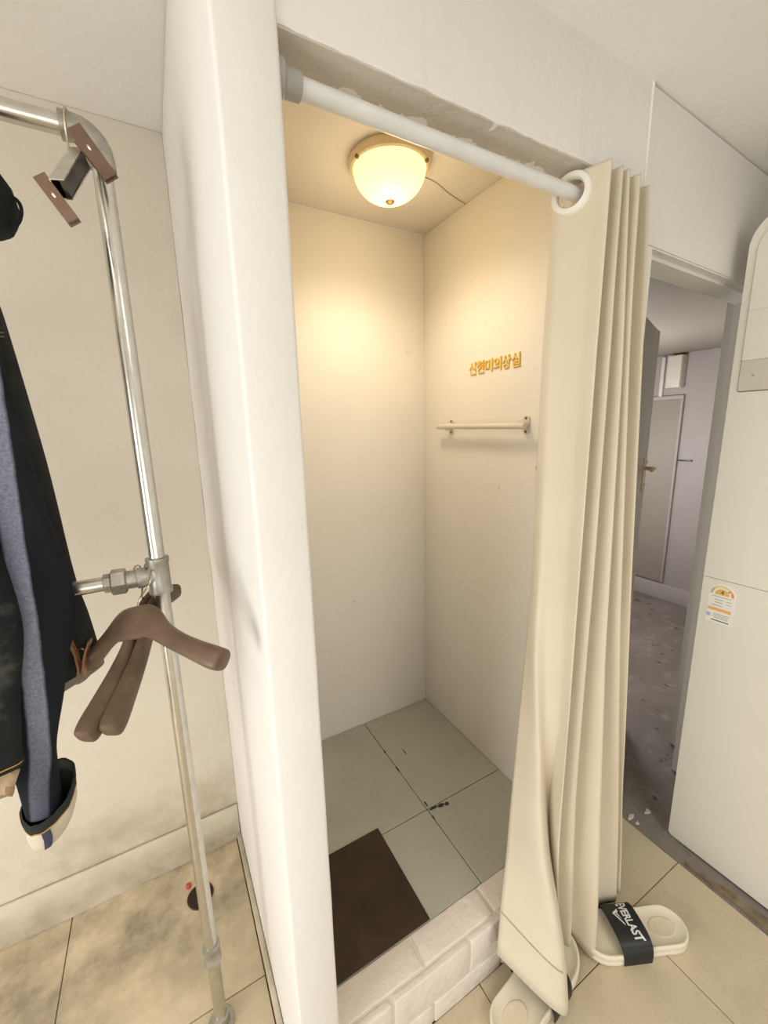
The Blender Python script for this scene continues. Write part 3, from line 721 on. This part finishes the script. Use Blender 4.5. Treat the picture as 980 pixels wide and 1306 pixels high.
obj('cross_pipe', tube(B(), [(-0.98, RY, 0.817), (-0.5, RY, 0.817), (-0.066, RY, 0.817)], 0.0092, 16), M['galv'], rk)
tee = B(); lathe(tee, [(0.0105, 0.792), (0.0142, 0.793), (0.0142, 0.799), (0.0132, 0.801), (0.0132, 0.833), (0.0142, 0.835), (0.0142, 0.841), (0.0105, 0.842)], (UX, RY, 0), 'Z', 20)
lathe(tee, [(0.011, -0.040), (0.0136, -0.039), (0.0136, -0.033), (0.0124, -0.030), (0.0124, -0.014)], (0, RY, 0.817), 'X', 18)
obj('tee', tee, M['cast'], rk)
un = B(); lathe(un, [(0.0100, -0.076), (0.0125, -0.075), (0.0125, -0.067)], (0, RY, 0.817), 'X', 8)
lathe(un, [(0.0135, -0.0685), (0.0168, -0.0665), (0.0168, -0.0525), (0.0140, -0.0505)], (0, RY, 0.817), 'X', 6)
lathe(un, [(0.0118, -0.0505), (0.0118, -0.038)], (0, RY, 0.817), 'X', 14)
obj('union_nut', un, M['cast'], rk)
for z in (0.165,):
    obj('coupling', lathe(B(), [(0.0105, z-0.022), (0.0138, z-0.021), (0.0138, z-0.015), (0.0126, z-0.013), (0.0126, z+0.003), (0.0138, z+0.005), (0.0138, z+0.011), (0.0105, z+0.012)], (UX, RY, 0), 'Z', 20), M['cast'], rk)
for x in (UX, -0.98):
    obj('foot_flange', lathe(B(), [(0.022, 0.0), (0.022, 0.004), (0.0145, 0.006), (0.0138, 0.022), (0.0105, 0.023)], (x, RY, 0), 'Z', 20), M['cast'], rk)

# ------------------------------------------------------------------ hangers
def make_hanger(label, mname):
    t = thing('coat_hanger', label, 'hanger', (0, 0, 0), 'brown hangers on the lower pipe')
    spine = [(-0.150, 0.018, -0.111, .0085, .0085), (-0.147, 0.0175, -0.110, .0115, .0110), (-0.135, 0.016, -0.106, .0120, .0125), (-0.11, 0.012, -0.097, .0108, .0115), (-0.08, 0.007, -0.085, .0105, .0095), (-0.055, 0.003, -0.0725, .0125, .0072), (-0.036, 0.001, -0.0610, .0175, .0060), (-0.022, 0, -0.0575, .0205, .0055), (0, 0, -0.0568, .0210, .0055)]
    full = spine+[(-x, y, z, h, w) for x, y, z, h, w in reversed(spine[:-1])]
    pts = smooth_path([(x, y, z) for x, y, z, h, w in full], 3)
    ex = smooth_path([(h, w, 0) for x, y, z, h, w in full], 3)
    bm = B(); rings = []
    for i, (p, e) in enumerate(zip(pts, ex)):
        a = pts[max(i-1, 0)]; b = pts[min(i+1, len(pts)-1)]; tg = (b-a).normalized()
        side = Vector((0, 0, 1)).cross(tg).normalized(); up = tg.cross(side)
        ring = []
        for k in range(14):
            an = 2*math.pi*k/14; c, s = math.cos(an), math.sin(an)
            ring.append(p+up*e.x*math.copysign(abs(c)**0.7, c)+side*e.y*math.copysign(abs(s)**0.65, s))
        rings.append(ring)
    loft(bm, rings); obj('hanger_body', bm, M[mname], t, sharp=60)
    hk = [(0.0, 0, -0.045), (0.0, 0, -0.028), (0.0045, 0, -0.022), (0.013, 0, -0.012), (0.0145, 0, 0.0), (0.011, 0, 0.0095), (0.0, 0, 0.0145), (-0.011, 0, 0.0095), (-0.0145, 0, 0.0), (-0.0135, 0, -0.005)]
    obj('hook', tube(B(), smooth_path(hk, 4), 0.0011, 8), M['chrome'], t)
    return t
h = make_hanger('broad brown hanger turned outward in front of the two others', 'hanger')
h.location = Vector((-0.0310, 0.593, 0.818))*S; h.rotation_euler = (R(-33), R(-17.5), R(-53))
h2 = make_hanger('leftmost of the two brown hangers whose arms point down and left', 'hflock')
h2.location = Vector((-0.0390, 0.606, 0.818))*S; h2.rotation_euler = (0, R(-9.5), R(69.5))
dup(h2, (-0.0275, 0.607, 0.819), (0, R(-9), R(75.5)), 'right one of the two brown hangers whose arms point down and left')

# ------------------------------------------------------------------ clip hanger on the elbow
def basis(o, ax, side):
    ax = Vector(ax).normalized(); side = Vector(side); side = (side-ax*side.dot(ax)).normalized(); return Vector(o), ax, side, ax.cross(side)
def clip(parent, o, ax, side, m, L=0.044, wd=0.010, op=0.0105):
    o, a, s, u = basis(o, ax, side)
    def place(bm):
        for v in bm.verts: v.co = o+a*v.co.x+s*v.co.y+u*v.co.z
        return bm
    for sg_ in (-1, 1):
        prof = [(-L/2, op*0.95), (-L*0.1, 0.0040), (L*0.28, 0.0012), (L/2, 0.0022)]
        bm = B(); rings = []
        for x, z in prof:
            z0, z1 = sg_*z, sg_*(z+0.0024)
            rings.append([(x, -wd/2, z0), (x, wd/2, z0), (x, wd/2, z1), (x, -wd/2, z1)])
        loft(bm, rings); bmesh.ops.bevel(bm, geom=bm.edges[:], offset=0.0004, segments=1, affect='EDGES'); j = obj('clip_jaw', place(bm), m, parent)
    bm = B(); tube(bm, smooth_path([(-L*0.12+0.006*math.cos(q), 0.0, 0.006*math.sin(q)) for q in [R(30*k) for k in range(1, 12)]], 2), 0.0013, 6)
    obj('spring', place(bm), M['chrome'], parent)
t = thing('clip_hanger', 'steel bar trouser hanger with two brown clips hooked at the rack corner', 'hanger', (-0.05, 0.56, 1.25))
A = Vector((-0.0315, 0.585, 1.288)); Bq = Vector((-0.0485, 0.535, 1.232))
o, a, s, u = basis((A+Bq)/2, Bq-A, (0.25, 0.70, -0.62)); Lb = (Bq-A).length
bm = B()
U = [(-0.0085, -0.007), (0.0085, -0.007), (0.0085, 0.006), (0.0072, 0.006), (0.0072, -0.0057), (-0.0072, -0.0057), (-0.0072, 0.006), (-0.0085, 0.006)]
loft(bm, [[o+a*q+s*x+u*z for x, z in U] for q in (-Lb/2, Lb/2)]); obj('channel_bar', bm, M['galv'], t)
obj('channel_lining', loft_ := (lambda bm: (loft(bm, [[o+a*q+s*x+u*z for x, z in ((-0.0071, 0.001), (0.0071, 0.001), (0.0071, 0.005), (-0.0071, 0.005))] for q in (-Lb/2+0.001, Lb/2-0.001)]), bm)[1])(B()), M['darkmetal'], t)
clip(t, (-0.0185, 0.563, 1.2815), (0.024, -0.006, -0.036), (-0.86, 0.12, -0.62), M['clip'], 0.046, 0.014, 0.008)
clip(t, (-0.0525, 0.540, 1.2225), (0.018, -0.005, -0.030), (-0.86, 0.12, -0.62), M['clip'], 0.040, 0.0115, 0.008)
bm = B(); tube(bm, smooth_path([tuple(o+u*0.0), (-0.040, 0.575, 1.280), (-0.0415, 0.586, 1.300), (-0.041, 0.5845, 1.322), (-0.040, 0.590, 1.3335), (-0.039, 0.600, 1.3372), (-0.038, 0.611, 1.333), (-0.038, 0.6155, 1.322)], 4), 0.0011, 8); obj('hook', bm, M['chrome'], t)

# ------------------------------------------------------------------ clothes at the left
def leg(bm, secs, n=36, wr=0.0022, cap=True, seed=0):
    P = smooth_path([(z, xl, xr) for z, xl, xr, y, th, tl in secs], 6); Q = smooth_path([(y, th, tl) for z, xl, xr, y, th, tl in secs], 6)
    rings = []
    for (z, xl, xr), (y, th, tl) in zip(P, Q):
        ring = []; cx = (xl+xr)/2; hw = (xr-xl)/2
        for k in range(n):
            a = 2*math.pi*k/n; c, s_ = math.cos(a), math.sin(a)
            px_ = cx+hw*math.copysign(abs(c)**0.9, c); py_ = y+th*math.copysign(abs(s_)**0.75, s_)
            q = wr*noise.noise((px_*22+seed, z*9, seed))+0.5*wr*noise.noise((px_*60, z*30, seed+4))
            ring.append((px_, py_+q*(1 if abs(s_) > .2 else .3), z+tl*(px_-cx)))
        rings.append(ring)
    loft(bm, rings, True, cap); return rings
def hang_wire(t, x, z, f=0):
    q = (lambda p: (p[0], 1.2-p[1], p[2])) if f else (lambda p: p)
    obj('hook', tube(B(), smooth_path([q(p_) for p_ in [(x, 0.577, z-0.01), (x, 0.586, 1.30), (x, 0.5865, 1.322), (x, 0.592, 1.334), (x, 0.600, 1.3365), (x, 0.608, 1.334), (x, 0.6125, 1.325)]], 4), 0.0012, 8), M['chrome'], t)
# charcoal trousers behind, raw grey hem
t = thing('trousers', 'charcoal jeans with a raw grey hem and small clip, hanging behind the creased jeans', 'trousers', (-0.16, 0.615, 0.69), 'dark jeans on the rack')
sec = [(1.150, -0.245, -0.1310, 0.625, 0.010, 0), (1.120, -0.245, -0.1275, 0.630, 0.014, 0), (0.971, -0.235, -0.1155, 0.633, 0.017, 0), (0.824, -0.225, -0.1090, 0.634, 0.017, 0.1), (0.749, -0.215, -0.1010, 0.634, 0.017, 0.3), (0.676, -0.205, -0.0950, 0.634, 0.017, 0.42)]
bm = B(); rg = leg(bm, sec, seed=1); obj('trouser_leg', bm, M['denim_olive'], t, sharp=60)
last = rg[-1]
bm = B(); cx = sum(p[0] for p in last)/len(last); cy = sum(p[1] for p in last)/len(last)
loft(bm, [[(cx+(p[0]-cx)*1.02, cy+(p[1]-cy)*1.08, p[2]+dz) for p in last] for dz in (0.007, -0.003)]); obj('raw_hem', bm, M['denim_grey'], t)
for z in (1.1085, 1.1125):
    bm = B(); tube(bm, [(-0.24+0.0165*k*0.423, 0.6145-0.001*k/16, z) for k in range(17)], 0.0007, 5); obj('pocket_stitch', bm, M['denim_grey'], t)
hang_wire(t, -0.2, 1.15, 1)
cl_ = thing('clothes_clip', 'small tan plastic clip gripping the raw grey hem of the charcoal jeans', 'clip', (-0.111, 0.595, 0.70))
clip(cl_, (-0.1135, 0.610, 0.7215), (-0.004, 0.0, -0.042), (-0.25, -1, 0), M['clipt'], 0.048, 0.010, 0.0105)
# creased jeans with turn-up
t = thing('trousers', 'dark indigo jeans with pale worn crease and cream selvedge turn-up', 'trousers', (-0.165, 0.57, 0.525), 'dark jeans on the rack')
sec = [(1.150, -0.250, -0.135, 0.585, 0.010, 0), (1.10, -0.250, -0.128, 0.578, 0.014, 0), (0.95, -0.235, -0.116, 0.573, 0.018, 0), (0.85, -0.225, -0.1035, 0.572, 0.018, 0), (0.795, -0.220, -0.1030, 0.572, 0.018, 0), (0.734, -0.212, -0.1215, 0.572, 0.019, 0), (0.70, -0.205, -0.1285, 0.572, 0.018, 0), (0.642, -0.193, -0.1440, 0.572, 0.016, 0), (0.610, -0.187, -0.1475, 0.570, 0.016, 0), (0.560, -0.184, -0.1490, 0.566, 0.016, 0)]
bm = B(); leg(bm, sec, seed=2, wr=0.003); obj('trouser_leg', bm, M['denim_crease'], t, sharp=60)
def cuff(bm, levels, n=36, ccx=-0.1625, ccy=0.575):
    rings = []
    for hw, hy, z, dx in levels:
        rings.append([(ccx+dx+hw*math.cos(2*math.pi*k/n)*(1+0.05*noise.noise((k*0.6, z*20, 1))), ccy+hy*math.sin(2*math.pi*k/n)*(1+0.06*noise.noise((k*0.5, z*20, 5))), z+0.30*hw*math.cos(2*math.pi*k/n)+0.34*hy*math.sin(2*math.pi*k/n)+0.002*noise.noise((k*0.7, z*9, 3))) for k in range(n)])
    loft(bm, rings, True, False); return bm
o_ = obj('turn_up', cuff(B(), [(0.0215, 0.026, 0.529, -0.004), (0.0245, 0.030, 0.537, -0.002), (0.0265, 0.0335, 0.550, 0), (0.0275, 0.036, 0.564, 0)]), M['denim_in'], t, sharp=60)
obj('turn_up_edge', cuff(B(), [(0.0276, 0.0362, 0.563, 0), (0.0282, 0.037, 0.568, 0), (0.0284, 0.0375, 0.574, 0), (0.0262, 0.0345, 0.575, 0), (0.0250, 0.032, 0.566, 0)]), M['denim_olive'], t, sharp=60)
obj('turn_up_inside', cuff(B(), [(0.0262, 0.0342, 0.5745, 0), (0.0258, 0.0330, 0.562, 0), (0.0240, 0.0295, 0.545, -0.001), (0.0205, 0.0245, 0.531, -0.003), (0.0005, 0.0005, 0.532, -0.003)]), M['black'], t, sharp=60)
ring = cuff(B(), [(0.0281, 0.0368, 0.5635, 0), (0.0281, 0.0368, 0.5652, 0)]); obj('seam_stitch', ring, M['ochre'], o_)
bm = B(); rings = []
for k, (hw, hy, z, dx) in enumerate([(0.0218, 0.0264, 0.529, -0.004), (0.0249, 0.0305, 0.537, -0.002), (0.0270, 0.0341, 0.550, 0), (0.0279, 0.0364, 0.5635, 0)]):
    rings.append([(-0.1625+dx+hw*math.cos(R(a)), 0.575+hy*math.sin(R(a))-0.0008, z+0.30*hw*math.cos(R(a))+0.34*hy*math.sin(R(a))) for a in (262, 268, 274, 280)])
loft(bm, rings, False, False); obj('selvedge_tape', bm, M['navy'], o_)
hang_wire(t, -0.185, 1.15)
# worn black garment in front, cut by the frame
t = thing('trousers', 'black jeans with grey worn patches and frayed hem at the left edge', 'trousers', (-0.23, 0.54, 0.64), 'dark jeans on the rack')
sec = [(1.150, -0.30, -0.180, 0.575, 0.008, 0), (1.08, -0.305, -0.170, 0.553, 0.011, 0), (0.95, -0.305, -0.155, 0.541, 0.013, 0), (0.816, -0.30, -0.1435, 0.540, 0.013, 0), (0.737, -0.295, -0.156, 0.540, 0.013, 0), (0.68, -0.29, -0.164, 0.540, 0.013, 0), (0.643, -0.285, -0.167, 0.540, 0.013, 0.05)]
bm = B(); rg = leg(bm, sec, seed=5); obj('trouser_leg', bm, M['denim_black'], t, sharp=60)
last = rg[-1]; cx = sum(p[0] for p in last)/len(last); cy = 0.54
bm = B(); loft(bm, [[(cx+(p[0]-cx)*1.006, cy+(p[1]-cy)*1.05, p[2]+dz) for p in last] for dz in (0.0058, 0.0045)]); obj('seam_stitch', bm, M['ochre'], t)
bm = B(); rr = []
for q in range(7):
    f = q/6; xl = -0.25+0.030*f; xr = -0.172-0.012*f; z = 0.642-0.030*f
    rr.append([(xl+(xr-xl)*k/8, 0.540+0.004*math.sin(k*1.9+q)+(0.006 if 0 else 0), z-0.004*math.sin(k*0.9)) for k in range(9)])
loft(bm, rr, False, False)
o_ = obj('frayed_lining', bm, M['tan'], t); o_.modifiers.new('thickness', 'SOLIDIFY').thickness = 0.002
hang_wire(t, -0.22, 1.15)
# round black cap
t = thing('cap', 'round black cloth cap with a narrow strap at the upper left edge', 'cap', (-0.131, 0.562, 1.19))
bm = B(); lathe(bm, [(0.002, 0.040), (0.018, 0.037), (0.032, 0.027), (0.040, 0.012), (0.0425, -0.004), (0.040, -0.016), (0.036, -0.024), (0.030, -0.028), (0.004, -0.029)], (-0.131, 0.562, 1.222), 'Z', 28)
for v in bm.verts: v.co += 0.0014*Vector((noise.noise(v.co*40), noise.noise(v.co*40+Vector((3, 3, 3))), 0))
obj('crown', bm, M['black'], t, sharp=70)
bm = B(); tube(bm, smooth_path([(-0.094, 0.553, 1.226), (-0.0865, 0.552, 1.222), (-0.0845, 0.552, 1.214), (-0.088, 0.552, 1.203), (-0.096, 0.553, 1.195)], 4), 0.0016, 8); obj('strap', bm, M['black'], t)
hang_wire(t, -0.131, 1.266)

# ------------------------------------------------------------------ small things on the floor
t = thing('floor_drain', 'dark round drain opening in the tiles behind the rack upright', 'drain', (-0.026, 0.834, 0))
def blob(bm, cx, cy, rx, ry, z0, z1, sd, n=22, k1=1.0, amp=0.10):
    r = [(cx+rx*(1+amp*noise.noise((math.cos(2*math.pi*k/n)+sd, math.sin(2*math.pi*k/n), sd)))*math.cos(2*math.pi*k/n), cy+ry*(1+amp*noise.noise((math.cos(2*math.pi*k/n), math.sin(2*math.pi*k/n)+sd, sd)))*math.sin(2*math.pi*k/n)) for k in range(n)]
    loft(bm, [[(x, y, z0) for x, y in r], [(cx+(x-cx)*k1, cy+(y-cy)*k1, z1) for x, y in r]]); return bm
obj('rim', blob(B(), -0.026, 0.834, 0.0275, 0.0285, 0.0, 0.0012, 1), M['rust'], t)
obj('opening', blob(B(), -0.026, 0.834, 0.0255, 0.0265, 0.0010, 0.0016, 1), M['hole'], t)  # flat dark disc; the shade of the hole is put into its colour
bm = B(); lathe(bm, [(0.003, 0.0), (0.0055, 0.002), (0.0055, 0.007), (0.003, 0.010)], (-0.0475, 0.866, 0), 'Z', 10)
tag(obj('bottle_cap', bm, M['redscrap']), 'tiny red plastic scrap beside the dark drain opening', 'scrap')
for i, (x, y, rx, ry) in enumerate(((1.022, 0.457, 0.011, 0.0055), (0.971, 0.470, 0.010, 0.006), (0.967, 0.452, 0.007, 0.004))):
    o_ = obj('plaster_flake', blob(B(), x, y, rx, ry, -0.003, 0.0005, 4.3+i, 11, 0.75, 0.9), M['flake'])
    tag(o_, ['pale plaster flake on the dark floor, nearest the air conditioner', 'pale plaster flake at the tile edge, larger one next to the curtain', 'pale plaster flake at the tile edge, smaller one nearest the beige tile'][i], 'flake', 'plaster flakes on the dark floor')
t = thing('meter_box', 'cream electrical box high on the far wall of the back room', 'box', (2.45, 1.21, 1.175))
obj('box_body', box(B(), 2.425, 2.4698, 1.178, 1.250, 1.178, 1.342, 0.003), M['fix'], t)
obj('box_door', box(B(), 2.419, 2.425, 1.180, 1.248, 1.180, 1.340, 0.002), M['fix'], t)
tag(obj('wall_ledge', box(B(), 2.452, 2.4698, 1.10, 1.162, 0.797, 0.803, 0.001), M['darkmetal']), 'short dark ledge on the far wall of the back room', 'ledge')
